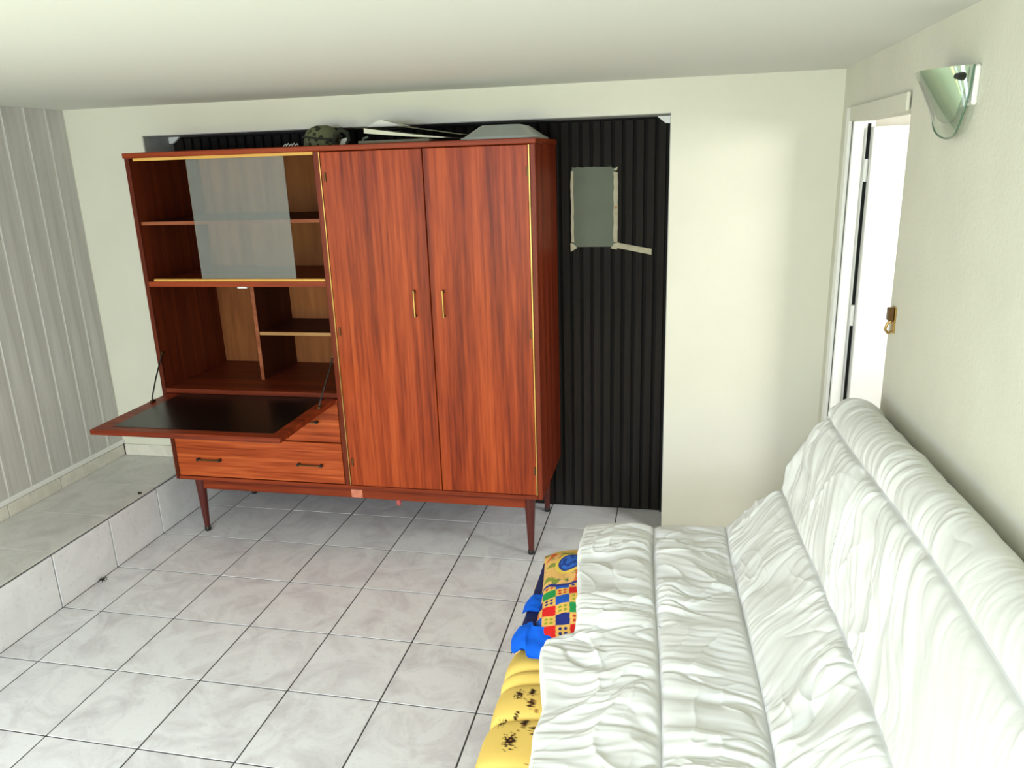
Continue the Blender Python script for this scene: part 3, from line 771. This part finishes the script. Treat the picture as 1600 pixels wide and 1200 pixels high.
# blue fleece under the pillow with its corner turned over the mattress edge
def cloth(name, cps, m, parent=None, th=.004, nu=40, nv=40, amp=.003, sd=0):
    """bilinear patch through a 2-D net of control points, thickened"""
    A = np.array(cps, float)
    def cr1(P_, t):
        n = len(P_) - 1; s = np.clip(t * n, 0, n - 1e-6); i = s.astype(int); f = (s - i)[:, None]
        i0 = np.clip(i - 1, 0, n); i1 = i; i2 = np.clip(i + 1, 0, n); i3 = np.clip(i + 2, 0, n)
        F = P_.reshape(len(P_), -1)
        r = .5 * ((2 * F[i1]) + (-F[i0] + F[i2]) * f + (2 * F[i0] - 5 * F[i1] + 4 * F[i2] - F[i3]) * f ** 2 + (-F[i0] + 3 * F[i1] - 3 * F[i2] + F[i3]) * f ** 3)
        return r.reshape((len(t),) + P_.shape[1:])
    B = cr1(A, np.linspace(0, 1, nu)); B = np.swapaxes(cr1(np.swapaxes(B, 0, 1), np.linspace(0, 1, nv)), 0, 1)
    X_, Y_, Z_ = B[..., 0], B[..., 1], B[..., 2].copy()
    Z_ += amp * pnoise(X_ * 40, Y_ * 40, sd)
    nr, nc = X_.shape
    Xa, Ya, Za = [np.concatenate([q, q2[::-1]], 0) for q, q2 in ((X_, X_), (Y_, Y_), (Z_, Z_ - th))]
    Xa = np.concatenate([Xa, Xa[:1]]); Ya = np.concatenate([Ya, Ya[:1]]); Za = np.concatenate([Za, Za[:1]])
    return grid_obj(name, Xa, Ya, Za, m, parent)
bl = thing('blue_blanket', (2.2, -1.4, .43), 'bright blue fleece poking out below the pillow with a turned-back corner', 'blanket')
cloth('blanket_layer', [[(2.172, -1.10, .425), (2.172, -1.25, .424), (2.168, -1.42, .420), (2.160, -1.56, .412)],
                [(2.186, -1.10, .432), (2.184, -1.25, .430), (2.180, -1.42, .430), (2.185, -1.57, .434)],
                [(2.30, -1.10, .430), (2.30, -1.25, .430), (2.28, -1.42, .430), (2.28, -1.58, .436)]], M_navy, bl, .004, 30, 80, .003, 4)
cloth('turned_corner', [[(2.168, -1.480, .442), (2.153, -1.515, .428), (2.160, -1.560, .424), (2.172, -1.575, .426)],
                [(2.200, -1.470, .454), (2.190, -1.510, .456), (2.194, -1.550, .450), (2.198, -1.572, .440)],
                [(2.215, -1.500, .462), (2.212, -1.530, .450), (2.212, -1.570, .444), (2.216, -1.598, .436)],
                [(2.262, -1.500, .462), (2.262, -1.540, .460), (2.268, -1.590, .452), (2.275, -1.606, .440)],
                [(2.32, -1.500, .452), (2.32, -1.54, .452), (2.32, -1.59, .448), (2.32, -1.610, .440)]], M_blue, bl, .005, 60, 50, .002, 6)
cloth('blanket_edge', [[(2.166, -1.330, .438), (2.160, -1.36, .436), (2.160, -1.40, .434)],
                [(2.182, -1.325, .452), (2.180, -1.36, .454), (2.178, -1.405, .450)],
                [(2.215, -1.320, .450), (2.21, -1.36, .450), (2.21, -1.40, .446)]], M_blue, bl, .004, 30, 30, .002, 7)

# ------------------------------------------------------------------ duvet
YE = -.985                    # far hem
d_ = np.concatenate([np.linspace(-.20, 0, 24, endpoint=False), np.linspace(0, .07, 40, endpoint=False), np.linspace(.07, 1.98, 830)])
Rr = .045
yb_ = np.where(d_ < 0, YE, np.where(d_ < Rr * PI / 2, YE - Rr * (1 - np.cos(np.clip(d_, 0, None) / Rr)), YE - Rr - (d_ - Rr * PI / 2)))
zo_ = np.where(d_ < 0, -Rr + d_, np.where(d_ < Rr * PI / 2, -Rr * (1 - np.sin(np.clip(d_, 0, Rr * PI / 2) / Rr)), 0))
yb_ = yb_[:, None]; zo_ = zo_[:, None]
q = sst(-yb_, 1.0, 2.1)       # 0 far .. 1 near
def lerp(a, b): return a + (b - a) * q
step_ = sst(-yb_, 1.575, 1.615)
xe = (2.296 + .040 * sst(-yb_, 1.1, 1.58)) * (1 - step_) + step_ * (2.262 + .038 * sst(-yb_, 1.62, 1.9)) + .006 * pnoise(yb_ * 9, 0, 3)
ze = .522 - .045 * sst(-yb_, 1.50, 1.64)
S1x, S1z = lerp(2.521, 2.569), lerp(.545, .545)
S2x, S2z = lerp(2.742, 2.782), lerp(.565, .575)
S3x, S3z = lerp(2.905, 2.950), lerp(.700, .700)
S4x, S4z = lerp(3.018, 3.046), lerp(.942, .975)
Cx, Cz = lerp(3.088, 3.108), lerp(.992, 1.040)
Ex, Ez = lerp(3.152, 3.166), lerp(.955, .985)
Dx, Dz = lerp(3.166, 3.172), lerp(.85, .86)
cols_ = []   # (x,z) columns
lines = [(xe + .030, ze - .050), (xe + .006, ze - .034), (xe, ze - .010), (xe + .016, ze + .006), (S1x, S1z), (S2x, S2z), (S3x, S3z), (S4x, S4z), (Cx, Cz), (Ex, Ez), (Dx, Dz)]
cnt = [6, 8, 10, 75, 85, 85, 95, 60, 30, 14]
pw_ = []; stripid = []; sfrac = []
lx2 = [l[0] + 0 * yb_ for l in lines]; lz2 = [l[1] + 0 * yb_ for l in lines]
def tang(i):
    a, b2 = max(i - 1, 0), min(i + 1, len(lines) - 1)
    return (lx2[b2] - lx2[a]) * .5, (lz2[b2] - lz2[a]) * .5
for i in range(len(cnt)):
    t = np.linspace(0, 1, cnt[i], endpoint=(i == len(cnt) - 1))[None, :]
    h00, h10, h01, h11 = 2 * t ** 3 - 3 * t ** 2 + 1, t ** 3 - 2 * t ** 2 + t, -2 * t ** 3 + 3 * t ** 2, t ** 3 - t ** 2
    x0, z0, x1, z1 = lx2[i], lz2[i], lx2[i + 1], lz2[i + 1]
    (tx0, tz0), (tx1, tz1) = tang(i), tang(i + 1)
    L_ = np.hypot(x1 - x0, z1 - z0)
    n0, n1x = np.hypot(tx0, tz0), np.hypot(tx1, tz1)
    tx0, tz0, tx1, tz1 = tx0 / n0 * L_, tz0 / n0 * L_, tx1 / n1x * L_, tz1 / n1x * L_
    px = h00 * x0 + h10 * tx0 + h01 * x1 + h11 * tx1; pz = h00 * z0 + h10 * tz0 + h01 * z1 + h11 * tz1
    cols_.append((px, pz)); stripid.append(np.full(cnt[i], i)); sfrac.append(t[0])
BX = np.concatenate([c[0] for c in cols_], 1); BZ = np.concatenate([c[1] for c in cols_], 1)
sid = np.concatenate(stripid)[None, :] + 0 * yb_.astype(int); sfr = np.concatenate(sfrac)[None, :] + 0 * yb_
BY = yb_ + 0 * BX
gxx, gzz = np.gradient(BX, axis=1), np.gradient(BZ, axis=1); gl_ = np.hypot(gxx, gzz) + 1e-9
NX, NZ = -gzz / gl_, gxx / gl_
A_ = np.cumsum(gl_, axis=1)                  # distance across
# seam distance inside the five quilted channels
seamcols = [sum(cnt[:4]), sum(cnt[:5]), sum(cnt[:6]), sum(cnt[:7])]
sA = [A_[:, c:c + 1] for c in seamcols]; eA = A_[:, sum(cnt[:2]):sum(cnt[:2]) + 1]; zA = A_[:, -1:]
bounds = [eA] + sA + [zA]
dist = np.full(BX.shape, 9.); fr = np.zeros(BX.shape); ch = np.zeros(BX.shape, int)
for k_ in range(5):
    a, b2 = bounds[k_], bounds[k_ + 1]
    m = (A_ >= a) & (A_ < b2); f_ = (A_ - a) / (b2 - a)
    fr = np.where(m, f_, fr); ch = np.where(m, k_, ch)
for s_ in sA: dist = np.minimum(dist, np.abs(A_ - s_))
puffh = np.array([.016, .017, .018, .016, .011])[ch]
puff = puffh * np.clip(1 - np.exp(-dist / .030), 0, 1) - .010 * np.exp(-dist / .0045)
# wrinkles: gathers that start at the seams and die out in the channels, long soft folds, crisp creases
def bil(n, k=2.2): return np.exp(-np.abs(n) * k * 2)          # thin ridge lines
y_ = BY; a_ = A_
wx = pnoise(a_ * 5, y_ * 5, 1); wy = pnoise(a_ * 5, y_ * 5, 2); wz = pnoise(a_ * 12, y_ * 12, 3)
skew = np.array([.15, .45, -.9, -1.25, -.5])[ch]
curl = np.where(ch == 4, 2.2 * (fr - .35) ** 2 * .12, 0)
ph = y_ + skew * a_ * .6 + curl + .034 * wx + .008 * wz
near_s = np.exp(-dist / .050)
mod = sst(pnoise(a_ * 3.3, y_ * 3.1, 15), -.45, .45)
mod2 = sst(pnoise(a_ * 4.1 + 3, y_ * 3.7, 16), -.4, .5)
g1 = pnoise(ph * 16, a_ * 3.2 + .5 * wy, 5)
g2 = pnoise(ph * 40, a_ * 5.5 + .5 * wx, 6)
g5 = pnoise(ph * 70, a_ * 9, 9)
c1_ = bil(pnoise(y_ * 4.2 - a_ * 3.0 + .6 * wx, a_ * 3.0 + y_ * 1.8 + .5 * wy, 7), 3.2)
c2_ = bil(pnoise(ph * 11 + wx, a_ * 3.2, 12), 4)
c3_ = bil(pnoise(a_ * 7 + y_ * 5 + .6 * wy, y_ * 5 - a_ * 8 + .6 * wx, 13), 5)
g4 = pnoise(a_ * 6, y_ * 5, 8)
A1 = np.array([.0055, .0050, .0085, .0095, .0060])[ch]
A3 = np.array([.0065, .0070, .0070, .0050, .0030])[ch]
flat = 1 - .75 * sst(-y_, 1.80, 2.15) * (ch >= 3) * sst(pnoise(a_ * 2, y_ * 2, 20) + .3, -.3, .3)
W_ = (A1 * g1 * (.25 + 1.25 * mod) + A1 * .5 * g2 * (.1 + near_s + .6 * mod2) + .0016 * g5 * (mod2 + .3)) * flat
W_ += -A3 * .8 * c2_ * (.3 + mod) * flat + (A3 * (c1_ - .2) * (.25 + mod2) + A3 * .7 * c3_ * mod * (ch < 3)) * (1 - .7 * near_s) * flat
W_ += .009 * g4 * (ch < 3) * (1 - near_s * .7)
endf = sst(d_, -.02, .05)[:, None] * .7 + .3
edgef = np.clip((A_ - eA) / .02, 0.15, 1); wallf = np.clip((zA - A_) / .05, 0, 1)
W_ *= 1.3 * (1 - .93 * np.exp(-(dist / .007) ** 2)); puff *= edgef * 1.15; W_ *= edgef * endf * (.2 + .8 * wallf)
disp = puff * (.4 + .6 * wallf) + W_
cosd = sst(d_, -.0, Rr * PI / 2)[:, None]
DX = BX + NX * disp * cosd; DZ = BZ + NZ * disp * cosd + zo_
DY = BY + disp * (1 - cosd) * 1.0 + .012 * (1 - cosd) * np.sin(np.clip(fr, 0, 1) * PI)
DX = np.minimum(DX, XR - .004 + 0 * DX)
# keep the hanging far hem narrower so the corner rounds over
dv = grid_obj('duvet', DX, DY, DZ, M_duvet)
tag(dv, 'crumpled white quilted duvet draped over the seat and back of the sofa bed', 'duvet')

# ------------------------------------------------------------------ crumbs and dead insect
sp = thing('dead_spider', (.166, -.777, 0), 'small dead black spider on the floor tiles at the foot of the step', 'spider')
sb_ = MB(); sb_.lathe(.166, -.777, [(.001, .001), (.006, .003), (.007, .006), (.004, .010), (.001, .011)], 10); sb_.build('spider_body', M_dirt, sp)
for k_ in range(8):
    a = k_ * PI / 4 + .3; r1, r2 = .009 + .003 * (k_ % 2), .016 + .006 * ((k_ * 3) % 4) / 3
    MB().tube([(.166, -.777, .006), (.166 + r1 * math.cos(a), -.777 + r1 * math.sin(a), .010), (.166 + r2 * math.cos(a + .3), -.777 + r2 * math.sin(a + .3), .0012)], .0011, 5).build('spider_leg', M_dirt, sp)
c1 = MB().lathe(1.644, -.18, [(.001, .0005), (.005, .002), (.004, .005), (.001, .007)], 7)
tag(c1.build('plaster_crumb', M_crumb), 'tiny white plaster crumb on the floor under the wardrobe', 'crumb')
c2 = MB()
for dx, dy, h in ((0, 0, .010), (.007, .004, .007), (-.006, .005, .006), (.004, -.006, .007)):
    c2.lathe(.128 + dx, -.422 + dy, [(.002, HS), (.005, HS + h * .4), (.003, HS + h * .8), (.001, HS + h)], 7)
tag(c2.build('dust_clump', M_camo_d), 'small dark clump of dust on the edge of the tiled step', 'dust')
